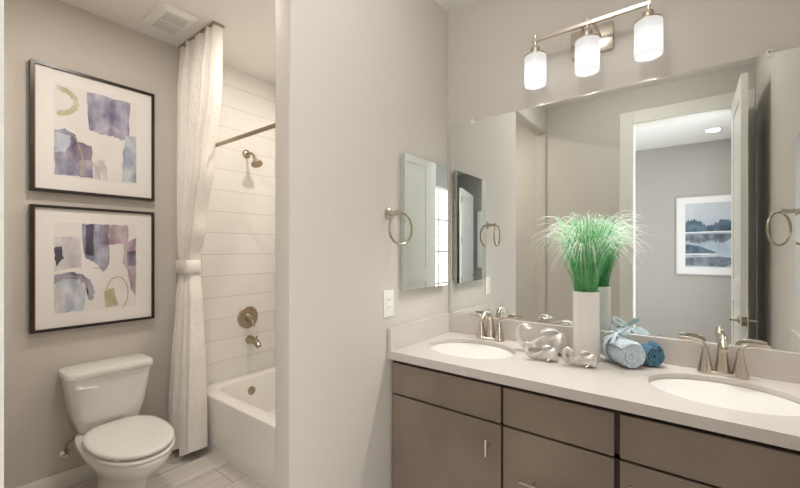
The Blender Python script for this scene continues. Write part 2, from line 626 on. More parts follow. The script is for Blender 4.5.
medcab((0, 0, 1.480), 0, -.468, -.062, 'frameless mirrored medicine cabinet on the wall left of the vanity')
medcab((1.52, 0, 1.480), PI, .062, .355, 'mirrored medicine cabinet on the right wall, seen only in the big mirror')


# ------------------------------------------------------------------ towel rings
def towel_ring(loc, rz, swing, label):
    t = thing('towel_ring', label, 'towel ring', loc, rz, 'nickel towel rings')
    m = MB()
    m.lathe([(0, .0005), (.027, .0005), (.027, .006), (.022, .010), (.012, .013), (.010, .03), (.010, .05), (.013, .054), (.013, .066), (0, .069)], RY(PI / 2), 28)
    m.build('post', NICKEL, t)
    m = MB()
    Mt = T((.072, .004, 0)) @ RZ(swing) @ T((0, 0, -.075)) @ RY(PI / 2)
    m.torus(Mt, .073, .0050)
    m.build('ring', NICKELD, t)


towel_ring((0, -.560, 1.516), 0, math.radians(-8), 'round nickel towel ring on the wall beside the left sink')
towel_ring((1.52, -.425, 1.512), PI, math.radians(38), 'round nickel towel ring on the right wall, seen only in the big mirror')

# ------------------------------------------------------------------ outlet
t = thing('wall_outlet', 'white duplex wall outlet beside the left side splash', 'outlet', (0, -.561, 1.09))
m = MB(); m.box(.0005, .006, -.037, .037, -.063, .063, .002, 2); m.build('cover_plate', PLAST, t)
m = MB(); m.box(.006, .0085, -.017, .017, -.034, .034, .001, 1); r = m.build('receptacle', PLAST, t)
for z in (-.018, .018):
    for y, hh in ((-.0068, .005), (.0068, .004)):
        m = MB(); m.box(.0084, .0088, y - .0013, y + .0013, z - hh, z + hh); m.build('slot', DARK, r, smooth=0)


# ------------------------------------------------------------------ vanity light
def glow_shade():
    m = bpy.data.materials.new('frosted_lamp_glass')
    m.use_nodes = True
    nt = m.node_tree
    nt.nodes.clear()
    out = nt.nodes.new('ShaderNodeOutputMaterial')
    tl = nt.nodes.new('ShaderNodeBsdfTranslucent'); tl.inputs[0].default_value = (.055, .055, .055, 1)
    gl = nt.nodes.new('ShaderNodeBsdfPrincipled'); gl.inputs['Base Color'].default_value = (.02, .02, .02, 1); gl.inputs['Roughness'].default_value = .25
    tp = nt.nodes.new('ShaderNodeBsdfTransparent')
    em = nt.nodes.new('ShaderNodeEmission'); em.inputs[0].default_value = (1, .96, .92, 1); em.inputs[1].default_value = .55
    m1 = nt.nodes.new('ShaderNodeMixShader'); m1.inputs[0].default_value = .25
    m2 = nt.nodes.new('ShaderNodeMixShader'); m2.inputs[0].default_value = .02
    ad = nt.nodes.new('ShaderNodeAddShader')
    nt.links.new(tl.outputs[0], m1.inputs[1]); nt.links.new(gl.outputs[0], m1.inputs[2])
    nt.links.new(m1.outputs[0], m2.inputs[1]); nt.links.new(tp.outputs[0], m2.inputs[2])
    nt.links.new(m2.outputs[0], ad.inputs[0]); nt.links.new(em.outputs[0], ad.inputs[1])
    nt.links.new(ad.outputs[0], out.inputs[0])
    return m


def emis(name, col, s):
    m = bpy.data.materials.new(name)
    m.use_nodes = True
    b = m.node_tree.nodes['Principled BSDF']
    b.inputs['Emission Color'].default_value = col
    b.inputs['Emission Strength'].default_value = s
    return m


SHADE = glow_shade()
BULB = emis('lit_bulb', (1, .95, .9, 1), 5)
CANL = emis('lit_can_lens', (1, .97, .93, 1), 6)
YL = -.115
t = thing('vanity_light', 'three-light nickel bar lamp with glowing glass shades above the mirror', 'wall lamp', (.772, 0, 2.296))
m = MB(); m.box(-.088, .088, -.024, -.0005, -.048, .076, .003, 2); m.build('back_plate', NICKEL, t)
m = MB()
m.tube([(-.035, -.022, .02), (-.022, YL, .050)], .007, 10)
m.tube([(.035, -.022, .02), (.022, YL, .050)], .007, 10)
m.build('arms', NICKEL, t)
m = MB(); m.box(-.236, .236, YL - .007, YL + .007, .040, .056, .001, 1); m.build('bar', NICKEL, t)
for x in (-.227, 0, .227):
    m = MB()
    m.tube([(x, YL, .072), (x, YL, -.002)], .0065, 12)
    m.lathe([(.008, .022), (.020, .012), (.022, 0), (.022, -.016), (.040, -.018), (.050, -.024), (.051, -.031), (.047, -.031), (.038, -.022), (0, -.020)], T((x, YL, 0)), 28)
    m.build('socket_cup', NICKEL, t)
    m = MB()
    m.lathe([(.0490, -.0315), (.0500, -.044), (.0500, -.158), (.0488, -.167), (.0450, -.169), (.0435, -.163), (.0450, -.157), (.0460, -.148), (.0460, -.044), (.0460, -.0315)], T((x, YL, 0)), 36)
    s = m.build('glass_shade', SHADE, t, 50)
    m = MB()
    m.lathe([(0, -.024), (.012, -.026), (.013, -.036), (.018, -.050), (.022, -.068), (.019, -.084), (.010, -.094), (0, -.096)], T((x, YL, 0)), 20)
    m.build('bulb', BULB, s)
    pl = bpy.data.lights.new('vanity_lamp_light', 'POINT')
    pl.energy = 18
    pl.color = (1, .965, .93)
    pl.shadow_soft_size = .02
    po = bpy.data.objects.new('vanity_lamp_light', pl)
    po.location = (.772 + x, YL, 2.296 - .116)
    COL.objects.link(po)


# ------------------------------------------------------------------ ceiling lights: recessed cans and added unseen fixtures
def can(x, y, label):
    t = thing('recessed_light', label, 'ceiling light', (x, y, ZC), 0, 'recessed ceiling lights')
    m = MB(); m.lathe([(.066, -.0005), (.095, -.0005), (.095, -.005), (.085, -.009), (.068, -.010), (.066, -.004)], None, 36); m.build('trim_ring', PLAST, t)
    m = MB(); m.lathe([(0, -.003), (.066, -.003), (.067, -.006), (0, -.0065)], None, 36); m.build('lens', CANL, t)


can(1.344, -3.75, 'round recessed ceiling light in the hall, seen in the mirror')
can(1.05, -2.75, 'added unseen recessed fill light in the hall just outside the door')  # fixture added around the doorway fill light
DOMEM = emis('added_dome_glow', (1, .975, .945, 1), 13)  # glow of the added dome, main fill for the bathroom
t = thing('added_dome_light', 'added unseen white dome fill light over the bathroom floor', 'ceiling light', (.80, -1.05, ZC))  # invented fixture above the view, brightens walls and ceiling
m = MB(); m.lathe([(0, -.0005), (.15, -.0005), (.15, -.018), (.142, -.022), (0, -.022)], None, 36); m.build('base_pan', NICKEL, t)
m = MB(); m.lathe([(.140, -.0225), (.146, -.05), (.140, -.095), (.115, -.145), (.07, -.185), (.02, -.203), (0, -.204)], None, 36); m.build('glass_dome', DOMEM, t, 60)
can(-.75, -1.30, 'added unseen recessed fill light over the toilet room')  # fixture added around the toilet room fill light
can(-.85, -.33, 'round recessed ceiling light over the bathtub')

# ------------------------------------------------------------------ whales
def whale(name, L, loc, rz, label):
    t = thing(name, label, 'figurine', (loc[0], loc[1], loc[2] + .018 * L), rz, 'silver whale figurines')
    path = bez((.52 * L, 0, .20 * L), (.30 * L, 0, .22 * L), (.02 * L, 0, .19 * L), (-.20 * L, 0, .11 * L), 12)
    path += bez((-.20 * L, 0, .11 * L), (-.36 * L, 0, .05 * L), (-.53 * L, 0, .22 * L), (-.50 * L, 0, .40 * L), 10)[1:]
    path += bez((-.50 * L, 0, .40 * L), (-.49 * L, 0, .50 * L), (-.40 * L, 0, .56 * L), (-.30 * L, 0, .50 * L), 8)[1:]
    n = len(path)
    R = []
    for i in range(n):
        s = i / (n - 1)
        if s < .10:
            r = .235 * math.sin(math.acos(max(0, 1 - s / .10)) if s > 0 else 0) + .004
        elif s < .42:
            r = .235 - .150 * ((s - .10) / .32) ** 1.25
        elif s < .86:
            r = .085 - .030 * (s - .42) / .44
        else:
            r = .055 + .008 * math.sin((s - .86) / .14 * PI)
        R.append(r * L)
    m = MB(); m.tube(path, R, 20, True, .92, (0, 1, 0))
    m.build('body', SILV, t, 60)
    m = MB()
    for s in (-1, 1):
        e = Vector((-.30 * L, 0, .50 * L))
        m.tube(bez(e, e + Vector((.02, s * .05, -.01)) * L, e + Vector((.01, s * .12, -.02)) * L, e + Vector((-.06, s * .17, .03)) * L, 7),
               [.05 * L, .06 * L, .07 * L, .074 * L, .068 * L, .052 * L, .032 * L, .006 * L], 10, True, .4, (0, 0, 1))
    m.build('tail_fluke', SILV, t, 60)
    for s in (-1, 1):
        m = MB()
        m.tube(bez((.20 * L, s * .13 * L, .10 * L), (.16 * L, s * .20 * L, .05 * L), (.12 * L, s * .22 * L, .03 * L), (.08 * L, s * .22 * L, .024 * L), 7),
               [.045 * L, .05 * L, .05 * L, .046 * L, .04 * L, .034 * L, .028 * L, .014 * L], 10, True, .5, (0, 0, 1))
        m.build('flipper', SILV, t, 60)
    m = MB()
    for k in range(5):
        a = (k - 2) * .5
        m.tube(bez((.34 * L, a * .02 * L, .40 * L), (.28 * L, a * .05 * L, .50 * L), (.12 * L, a * .10 * L, .51 * L), (-.03 * L, a * .16 * L, .44 * L), 7),
               [.024 * L, .028 * L, .030 * L, .030 * L, .028 * L, .026 * L, .02 * L, .01 * L], 8, True, .6, (0, 0, 1))
    m.build('water_spout', SILV, t, 60)
    for s in (-1, 1):
        m = MB(); m.lathe([(.012 * L, 0), (.010 * L, .006 * L), (0, .009 * L)], T((.385 * L, s * .150 * L, .235 * L)) @ RX(-s * PI / 2), 10, True)
        m.build('eye', DARK, t)
    return t


whale('whale_figurine', .215, (.590, -.150, ZT), math.radians(14), 'large silver whale figurine, hindmost of the three, left of the white vase')
whale('whale_figurine', .126, (.628, -.282, ZT), math.radians(24), 'small silver whale figurine in front of the large whale')
whale('whale_figurine', .126, (.778, -.274, ZT), math.radians(22), 'small silver whale figurine in front of the white vase')

# ------------------------------------------------------------------ vase and grass
VX, VY = .775, -.150
m = MB()
m.lathe([(0, 0), (.050, 0), (.053, .003), (.0535, .29), (.0535, .296), (.0485, .297), (.0475, .29), (.0475, .02), (0, .018)], T((0, 0, 0)), 40)
o = m.build('vase', VASEM, None, 40, (VX, VY, ZT))
tag(o, 'tall white cylinder vase holding green grass', 'vase')


def grass_mat():
    m = mat('artificial_grass', (.1, .4, .1, 1), .55)
    nt = m.node_tree
    at = nt.nodes.new('ShaderNodeAttribute'); at.attribute_name = 'tint'
    r = nt.nodes.new('ShaderNodeValToRGB')
    e = r.color_ramp.elements
    e[0].position = 0; e[0].color = srgb(84, 160, 92)
    e[1].position = .45; e[1].color = srgb(110, 200, 126)
    x = e.new(.75); x.color = srgb(190, 224, 192)
    x = e.new(1.0); x.color = srgb(242, 246, 238)
    nt.links.new(at.outputs['Fac'], r.inputs[0])
    nt.links.new(r.outputs[0], nt.nodes['Principled BSDF'].inputs['Base Color'])
    return m


def grass():
    vs_, fs, tint = [], [], []

    def blade(p, wid, t0, t1):
        n = len(p)
        base = len(vs_)
        for i in range(n):
            d = (p[min(i + 1, n - 1)] - p[max(i - 1, 0)]).normalized()
            s = d.cross(Vector((random.uniform(-.2, .2), random.uniform(-1, 1), .35))).normalized()
            s = d.cross(Vector((-.45, .89, 0))).normalized()
            wv = wid * (1 - .6 * (i / (n - 1)) ** 2)
            nn = d.cross(s).normalized()
            f = i / (n - 1)
            tt = t0 + (t1 - t0) * f
            for q in (s * wv, nn * wv * .5, -s * wv, -nn * wv * .5):
                vs_.append(p[i] + q)
                tint.append(tt)
        for i in range(n - 1):
            a, b = base + i * 4, base + (i + 1) * 4
            for k in range(4):
                fs.append((a + k, a + (k + 1) % 4, b + (k + 1) % 4, b + k))

    def clampy(p):
        for q in p:
            lim = -VY - .014
            if q.y > lim:
                q.y = lim - random.uniform(0, .01)
        return p

    for i in range(440):       # green upright blades
        a = random.uniform(0, 2 * PI)
        r0 = .042 * math.sqrt(random.random())
        b0 = Vector((r0 * math.cos(a), r0 * math.sin(a), -.02))
        h = random.uniform(.17, .35)
        sp = random.uniform(.15, 1.0) * .132
        a += random.uniform(-.5, .5)
        e = Vector((sp * math.cos(a), sp * math.sin(a), h))
        p = bez(b0, b0 + Vector((0, 0, h * .4)) + e * .08, e * .75 + Vector((0, 0, h * .1)), e, 7)
        blade(clampy(p), random.uniform(.0009, .0016), random.uniform(0, .3), random.uniform(.4, .75))
    for i in range(300):       # pale wispy arching threads
        a = random.uniform(0, 2 * PI)
        r0 = .040 * math.sqrt(random.random())
        b0 = Vector((r0 * math.cos(a), r0 * math.sin(a), .0))
        h = random.uniform(.24, .36)
        out = random.uniform(.03, .21)
        dr = random.uniform(.0, .20) * (out / .2)
        a += random.uniform(-.35, .35)
        c, s = math.cos(a), math.sin(a)
        p = bez(b0, Vector((out * .25 * c, out * .25 * s, h * .7)), Vector((out * .6 * c, out * .6 * s, h * 1.12)), Vector((out * 1.15 * c, out * 1.15 * s, h - dr)), 10)
        blade(clampy(p), random.uniform(.0008, .0014), random.uniform(.4, .75), random.uniform(.95, 1.0))
    me = bpy.data.meshes.new('ornamental_grass')
    me.from_pydata([tuple(v) for v in vs_], [], fs)
    at = me.attributes.new('tint', 'FLOAT', 'POINT')
    at.data.foreach_set('value', tint)
    me.materials.append(grass_mat())
    for p in me.polygons:
        p.use_smooth = True
    o = bpy.data.objects.new('ornamental_grass', me)
    COL.objects.link(o)
    o.location = (VX, VY, ZT + .285)
    return o


tag(grass(), 'bushy green artificial grass with pale arching tips in the white vase', 'plant')


# ------------------------------------------------------------------ rolled towels
def terry(name, c1, c2):
    m = mat(name, c1, .95, col2=c2, nscale=110, bump=.8, bscale=240, bdist=.004, sheen=.3)
    return m


TL = terry('pale_blue_terry', srgb(176, 200, 214), srgb(230, 238, 242))
TD = terry('teal_blue_terry', srgb(48, 98, 124), srgb(92, 142, 166))
RIB = mat('pale_blue_ribbon', srgb(205, 220, 226), .7)


def towel_roll(L, R, turns, thick, material, loc, rz, label, squash=1.0, poly=0.0, bumpy=.0022):
    """rolled sheet: spiral section extruded along local x (front face at x=0, roll runs to -x)"""
    rnd = random.Random(int(L * 1000) + int(R * 10000))
    N = int(turns * 26)
    NL = 26

    def sec(th, r, k):
        q = r * (1 + poly * math.cos(6 * th + .4))
        return q * math.cos(th), q * math.sin(th) * squash

    pitch = (R - .006) / turns
    out, inn = [], []
    for i in range(N + 1):
        th = 2 * PI * turns * i / N
        r = .006 + pitch * th / (2 * PI)
        wob = 1 + .03 * math.sin(th * 1.7) + rnd.uniform(-.012, .012)
        out.append((th, r * wob))
        inn.append((th, max(.002, r * wob - pitch * .86)))
    m = MB()
    loops = []
    for j in range(NL + 1):
        f = j / NL
        x = -L * f
        edge = min(f, 1 - f) * L
        rr = 1 - .10 * max(0, 1 - edge / .012) ** 2
        lp = []
        for th, r in out:
            b = bumpy * (rnd.random() - .5) * 2
            y, z = sec(th, r * rr + b, j)
            xx = x + rnd.uniform(-.0015, .0015) - (0 if 0 < j < NL else (.006 * (1 - r / R) - .004) * (1 if j == 0 else -1))
            lp.append(Vector((xx, y, z + R * squash * .97)))
        for th, r in reversed(inn):
            y, z = sec(th, r * rr, j)
            lp.append(Vector((x - (0 if 0 < j < NL else .003 * (1 if j == 0 else -1)), y, z + R * squash * .97)))
        loops.append(lp)
    m.loft(loops, False, False)
    # end caps: quads between the outer and inner line of the spiral
    nb = len(out)
    for lp in (loops[0], loops[-1]):
        vs2 = [m.bm.verts.new(p) for p in lp]
        for i in range(nb - 1):
            try:
                m.bm.faces.new((vs2[i], vs2[i + 1], vs2[2 * nb - 2 - i], vs2[2 * nb - 1 - i]))
            except ValueError:
                pass
    o = m.build('rolled_towel', material, None, 60, loc)
    zmin = min(v.co.z for v in o.data.vertices)
    for v in o.data.vertices:
        v.co.z -= zmin
    o.rotation_euler = (0, 0, rz)
    tag(o, label, 'towel', 'rolled towels')
    return o


RZT = math.radians(-52)
tl = towel_roll(.150, .061, 3.4, .010, TL, (.952, -.190, ZT), RZT, 'pale blue rolled towel on the worktop right of the vase, tied with a bow')
towel_roll(.060, .045, 3.2, .012, TD, (1.019, -.112, ZT), math.radians(-54), 'dark teal-blue rolled towel behind the pale blue roll', 1.16, .05)
# ribbon with a bow round the pale roll
m = MB()
for x in (-.092,):
    loops = []
    for k in range(40):
        a = 2 * PI * k / 40
        loops.append([Vector((x + dx, r * math.cos(a), max(.0006 + (r - .0635) * .5, .060 + r * math.sin(a) * .97))) for dx, r in ((-.010, .0635), (.010, .0635), (.010, .0655), (-.010, .0655))])
    loops.append(loops[0])
    m.loft(loops, False, False)
rb = m.build('ribbon_band', RIB, tl)
m = MB()
for s in (-1, 1):
    c = Vector((-.092, 0, .125))
    p = bez(c, c + Vector((s * .02, .03 * s, .03)), c + Vector((s * .055, .03 * s, .045)), c + Vector((s * .05, .012 * s, .018)), 8)
    p += bez(p[-1], c + Vector((s * .045, .0, .0)), c + Vector((s * .02, 0, -.002)), c, 6)[1:]
    m.tube(p, .008, 8, True, .2, (0, 1, .2))
    p = bez(c, c + Vector((s * .015, -.02, .01)), c + Vector((s * .03, -.04, 0)), c + Vector((s * .05, -.055, -.03)), 8)
    m.tube(p, .008, 8, True, .2, (0, 0, 1))
m.lathe([(0, -.008), (.008, -.005), (.009, 0), (.008, .006), (0, .009)], T((-.092, 0, .127)), 12)
m.build('bow', RIB, rb)

# ------------------------------------------------------------------ framed prints over the toilet
def wash(name, c1, c2, s=13):
    return mat(name, c1, .6, col2=c2, nscale=s, ndetail=8, stretch=(1, 1.2, .6))


W_IND = wash('indigo_wash', srgb(84, 84, 118), srgb(190, 190, 208))
W_PUR = wash('violet_wash', srgb(92, 86, 120), srgb(204, 200, 216))
W_BLU = wash('pale_blue_wash', srgb(136, 148, 170), srgb(222, 224, 230))
W_DRK = wash('plum_wash', srgb(78, 66, 92), srgb(172, 164, 182))
W_MAU = wash('mauve_wash', srgb(150, 122, 138), srgb(214, 200, 206))
W_OLV = wash('ochre_wash', srgb(170, 166, 128), srgb(214, 210, 190))
W_GRY = wash('grey_wash', srgb(176, 170, 176), srgb(224, 220, 222))
W_BLK = wash('ink_wash', srgb(52, 48, 62), srgb(110, 106, 122))
W_GLD = mat('gold_line', srgb(190, 170, 124), .4)
W_PAP = mat('print_paper', srgb(228, 224, 222), .65, noise=.03, nscale=12)


def framed(name, z1, z0, shapes, strokes, label, group):
    y0, W, H = -1.545, .585, z1 - z0
    t = thing(name, label, 'picture', (-1.672, y0, z0), 0, group)
    m = MB()
    fw, d0, d1 = .015, .001, .040
    m.box(d0, d1, 0, fw, 0, H); m.box(d0, d1, W - fw, W, 0, H)
    m.box(d0, d1, fw, W - fw, 0, fw); m.box(d0, d1, fw, W - fw, H - fw, H)
    f = m.build('frame', BLACKF, t, smooth=0)
    m = MB()
    i0 = fw
    m.box(.028, .0385, i0, i0 + .005, i0, H - i0)
    m.build('inner_edge', COPPER, f, smooth=0)
    m = MB(); m.box(.018, .0285, fw, W - fw, fw, H - fw); m.build('mat', MATB, t, smooth=0)
    m = MB()
    P = lambda u, v, k=0: Vector((.0290 + k * .00012, u * W, (1 - v) * H))
    mats = [W_PAP]
    u0, u1, v0, v1 = .165, .830, .130, .865
    m.loft([[P(u0, v0, -3), P(u1, v0, -3), P(u1, v1, -3), P(u0, v1, -3)], [P(u0, v0), P(u1, v0), P(u1, v1), P(u0, v1)]])
    rnd = random.Random(len(label))
    for k, (pts, mt) in enumerate(shapes):
        if mt not in mats:
            mats.append(mt)
        m.mi = mats.index(mt)
        # ragged watercolour edge: subdivide with wobble
        q = []
        for (a, b), (c, d) in zip(pts, pts[1:] + pts[:1]):
            for s in range(5):
                ff = s / 5
                q.append((min(u1, max(u0, a + (c - a) * ff + rnd.uniform(-.007, .007))), min(v1, max(v0, b + (d - b) * ff + rnd.uniform(-.007, .007)))))
        f_ = m.bm.faces.new([m.bm.verts.new(P(a, b, k + 1)) for a, b in q])
        f_.material_index = m.mi
    mats.append(W_GLD)
    m.mi = len(mats) - 1
    for st in strokes:
        m.tube([P(a, b, len(shapes) + 4) for a, b in st], .0022, 6, True, .12, (1, 0, 0))
    m.bm.normal_update()
    m.build('print', mats, t, smooth=0)


arc = lambda cx, cy, rx, ry, a0, a1, n=16: [(cx + rx * math.cos(math.radians(a0 + (a1 - a0) * i / n)), cy - ry * math.sin(math.radians(a0 + (a1 - a0) * i / n))) for i in range(n + 1)]
ringband = lambda cx, cy, rx, ry, wd, a0, a1: arc(cx, cy, rx, ry, a0, a1, 8) + list(reversed(arc(cx, cy, rx - wd, ry - wd, a0, a1, 8)))
framed('framed_print', 2.354, 1.660, [
    (ringband(.20, .26, .15, .12, .045, 95, -95), W_OLV),
    ([(.41, .135), (.775, .14), (.765, .45), (.71, .49), (.62, .467), (.51, .471), (.423, .45)], W_PUR),
    ([(.46, .2), (.60, .16), (.74, .22), (.73, .40), (.60, .38), (.5, .44)], W_IND),
    ([(.734, .443), (.83, .424), (.83, .853), (.70, .85), (.71, .615)], W_BLU),
    ([(.168, .508), (.241, .476), (.316, .51), (.347, .578), (.341, .849), (.168, .860)], W_IND),
    ([(.165, .52), (.29, .53), (.27, .66), (.165, .68)], W_BLU),
    ([(.247, .64), (.332, .567), (.449, .587), (.458, .851), (.347, .852), (.271, .735)], W_DRK),
    ([(.35, .72), (.45, .70), (.458, .85), (.36, .85)], W_PUR),
    ([(.46, .72), (.55, .68), (.58, .85), (.47, .85)], W_GRY),
], [arc(.25, .80, .13, .30, 80, -10), arc(.43, .86, .08, .14, 170, 0)],
    'upper black-framed abstract print with violet block, above the toilet', 'framed abstract prints')
framed('framed_print', 1.586, .898, [
    ([(.17, .25), (.36, .24), (.37, .5), (.17, .52)], W_GRY),
    ([(.371, .137), (.584, .133), (.589, .482), (.54, .552), (.481, .473), (.391, .422)], W_IND),
    ([(.40, .14), (.47, .14), (.46, .40), (.40, .40)], W_BLK),
    ([(.508, .136), (.589, .133), (.589, .31), (.508, .297)], W_DRK),
    ([(.589, .138), (.754, .131), (.754, .294), (.589, .31)], W_MAU),
    ([(.716, .295), (.826, .248), (.826, .774), (.775, .695), (.745, .516), (.71, .485)], W_MAU),
    ([(.74, .38), (.826, .36), (.826, .5), (.75, .5)], W_DRK),
    ([(.168, .334), (.22, .326), (.232, .419), (.174, .484)], W_BLK),
    ([(.174, .62), (.256, .57), (.35, .60), (.40, .70), (.38, .86), (.174, .855)], W_BLU),
    (ringband(.27, .72, .20, .185, .05, 140, -20), W_IND),
    ([(.556, .709), (.631, .685), (.667, .848), (.556, .857)], W_OLV),
    ([(.168, .66), (.24, .66), (.25, .86), (.168, .86)], W_GRY),
], [arc(.66, .74, .095, .15, 200, -60), arc(.29, .75, .14, .18, 130, 0), arc(.49, .36, .1, .15, 250, 350)],
    'lower black-framed abstract print with dark blue block, just above the toilet', 'framed abstract prints')

# hall picture (generic misty lake)
t = thing('landscape_print', 'misty blue-grey lake landscape in pale frame on the hall wall, seen in mirror', 'picture', (.985, -4.35, 1.020))
W, H = .985, 1.020
WHT = mat('pale_silver_frame', srgb(200, 200, 204), .4)
m = MB(); fw = .012
m.box(0, fw, .001, .03, 0, H); m.box(W - fw, W, .001, .03, 0, H); m.box(fw, W - fw, .001, .03, 0, fw); m.box(fw, W - fw, .001, .03, H - fw, H)
m.build('frame', WHT, t, smooth=0)
m = MB(); m.box(fw, W - fw, .012, .022, fw, H - fw); m.build('mat', MATB, t, smooth=0)
m = MB()
mats = [wash('sky_wash', srgb(176, 180, 190), srgb(206, 208, 214), 4), wash('treeline_wash', srgb(46, 66, 84), srgb(104, 126, 144), 14), wash('water_wash', srgb(150, 162, 176), srgb(196, 204, 212), 6), wash('reed_wash', srgb(74, 82, 92), srgb(140, 148, 158), 16), MATB]
L_ = lambda pts, k, mi: (setattr(m.bm.faces.new([m.bm.verts.new((x, .0225 + k * .0002, z)) for x, z in pts]), 'material_index', mi))
L_([(.1, .1), (.885, .1), (.885, .93), (.1, .93)], 0, 0)
rnd = random.Random(3)
ridge = [(.1 + .785 * i / 90, .64 + .05 * math.sin(i * .19) + .05 * math.sin(i * .11 + 2) + .11 * math.exp(-((i - 22) / 10) ** 2) + rnd.uniform(-.022, .022)) for i in range(91)]
L_([(.1, .555)] + [(.885, .555)] + ridge[::-1], 1, 1)
L_([(.1, .1), (.885, .1), (.885, .545), (.1, .545)], 1, 2)
refl = [(.1 + .785 * i / 90, .45 - .03 * math.sin(i * .19) - .05 * math.exp(-((i - 22) / 10) ** 2) + rnd.uniform(-.02, .02)) for i in range(91)]
L_([(.885, .53), (.1, .53)] + refl, 2, 3)
L_([(.1, .275), (.36, .27), (.42, .29), (.25, .37), (.1, .40)], 3, 1)
L_([(.1, .12), (.5, .11), (.7, .2), (.45, .24), (.1, .22)], 3, 3)
L_([(.1, .545), (.5, .55), (.885, .55), (.885, .565), (.4, .562), (.1, .556)], 4, 4)
L_([(.1, .26), (.33, .262), (.45, .275), (.3, .28), (.1, .274)], 4, 4)
m.build('print', mats, t, smooth=0)

# ------------------------------------------------------------------ bathtub
t = thing('bathtub', 'white alcove bathtub with flat apron behind the curtain', 'bathtub', (0, 0, 0))
TX0, TX1, TY0, TY1, TZ = -1.6595, -.1125, -.708, .0495, .368
m = MB()
k = 10
O = lambda ins, z, r: rrect(TX0 + ins, TX1 - ins, TY0 + ins, TY1 - ins, r, z, k)
I = lambda f, b, l, r_, z, rad: rrect(TX0 + l, TX1 - r_, TY0 + f, TY1 - b, rad, z, k)
loops = [O(.004, 0, .004), O(.004, .05, .004), O(.0, .055, .004), O(0, TZ - .02, .004), O(.004, TZ - .006, .006), O(.014, TZ, .012),
         I(.085, .06, .105, .09, TZ, .10), I(.095, .07, .116, .10, TZ - .006, .10), I(.102, .076, .122, .108, TZ - .022, .10),
         I(.125, .10, .145, .16, .16, .11), I(.15, .125, .18, .24, .085, .11), I(.20, .17, .24, .32, .062, .10)]
m.loft(loops, True, True)
m.build('tub_shell', ACRYL, t, 35)
m = MB()
m.lathe([(0, .014), (.020, .013), (.031, .009), (.035, .003), (.035, -.012)], T((-1.535, -.335, .268)) @ RY(math.radians(83)), 28)
m.build('overflow_plate', NICKELD, t)

# ------------------------------------------------------------------ shower fittings (on the tiled end wall, local x = out of the wall)
t = thing('showerhead', 'nickel shower head on a short arm high on the tiled wall', 'shower head', (-1.66, -.300, 2.102))
m = MB(); m.lathe([(0, .0005), (.034, .0005), (.034, .004), (.026, .012), (.014, .016), (0, .017)], RY(PI / 2), 28); m.build('flange', NICKELD, t)
arm = bez((.008, 0, 0), (.06, .004, .012), (.085, .004, -.005), (.105, .006, -.045), 10)
m = MB(); m.tube(arm, .0085, 12); m.build('arm', NICKELD, t)
d = (arm[-1] - arm[-2]).normalized()
m = MB()
M_ = T(arm[-1]) @ d.to_track_quat('Z', 'Y').to_matrix().to_4x4()
m.lathe([(0, -.012), (.013, -.010), (.016, .0), (.014, .010), (.018, .018), (.036, .040), (.043, .050), (.043, .062), (.038, .065), (.034, .060), (0, .058)], M_, 28)
m.build('head', NICKELD, t)

t = thing('shower_valve', 'round nickel shower valve trim with lever on the tiled wall', 'faucet', (-1.66, -.290, .809))
m = MB(); m.lathe([(0, .0005), (.088, .0005), (.088, .004), (.080, .010), (.040, .014), (.034, .016), (0, .017)], RY(PI / 2), 40); m.build('escutcheon', NICKELD, t)
m = MB(); m.lathe([(.034, .014), (.032, .035), (.026, .050), (.022, .066), (.012, .070), (0, .071)], RY(PI / 2), 28); hb = m.build('hub', NICKELD, t)
m = MB(); m.tube(bez((.055, 0, 0), (.062, .006, -.02), (.066, .012, -.045), (.066, .016, -.072), 8), [.014, .0135, .0125, .0115, .0105, .0098, .009, .008, .005], 12); m.build('lever', NICKEL, hb)

t = thing('tub_spout', 'nickel tub spout below the shower valve', 'faucet', (-1.66, -.275, .628))
m = MB()
m.tube(bez((.0005, 0, 0), (.05, 0, .004), (.10, 0, .003), (.135, 0, -.034), 10), [.034, .033, .030, .0275, .0265, .026, .0255, .025, .0245, .024, .0225], 18)
s = m.build('spout', NICKELD, t)
m = MB(); m.lathe([(.004, 0), (.004, .012), (.007, .016), (.007, .022), (0, .024)], T((.103, 0, .020)), 12, True); m.build('diverter_knob', NICKELD, s)

# ------------------------------------------------------------------ rods and curtain
t = thing('shower_rod', 'straight nickel shower rod across the tub, below the ceiling', 'rod', (0, -.712, 2.026))
m = MB(); m.tube([(-1.659, 0, 0), (-.1125, 0, 0)], .0125, 16); m.build('tube', NICKELD, t)
for x, s in ((-1.6595, 1), (-.1125, -1)):
    m = MB(); m.lathe([(0, .0), (.028, .0), (.028, .006), (.018, .018), (.016, .026), (.013, .027)], T((x, 0, 0)) @ RY(s * PI / 2), 24); m.build('end_flange', NICKELD, t)


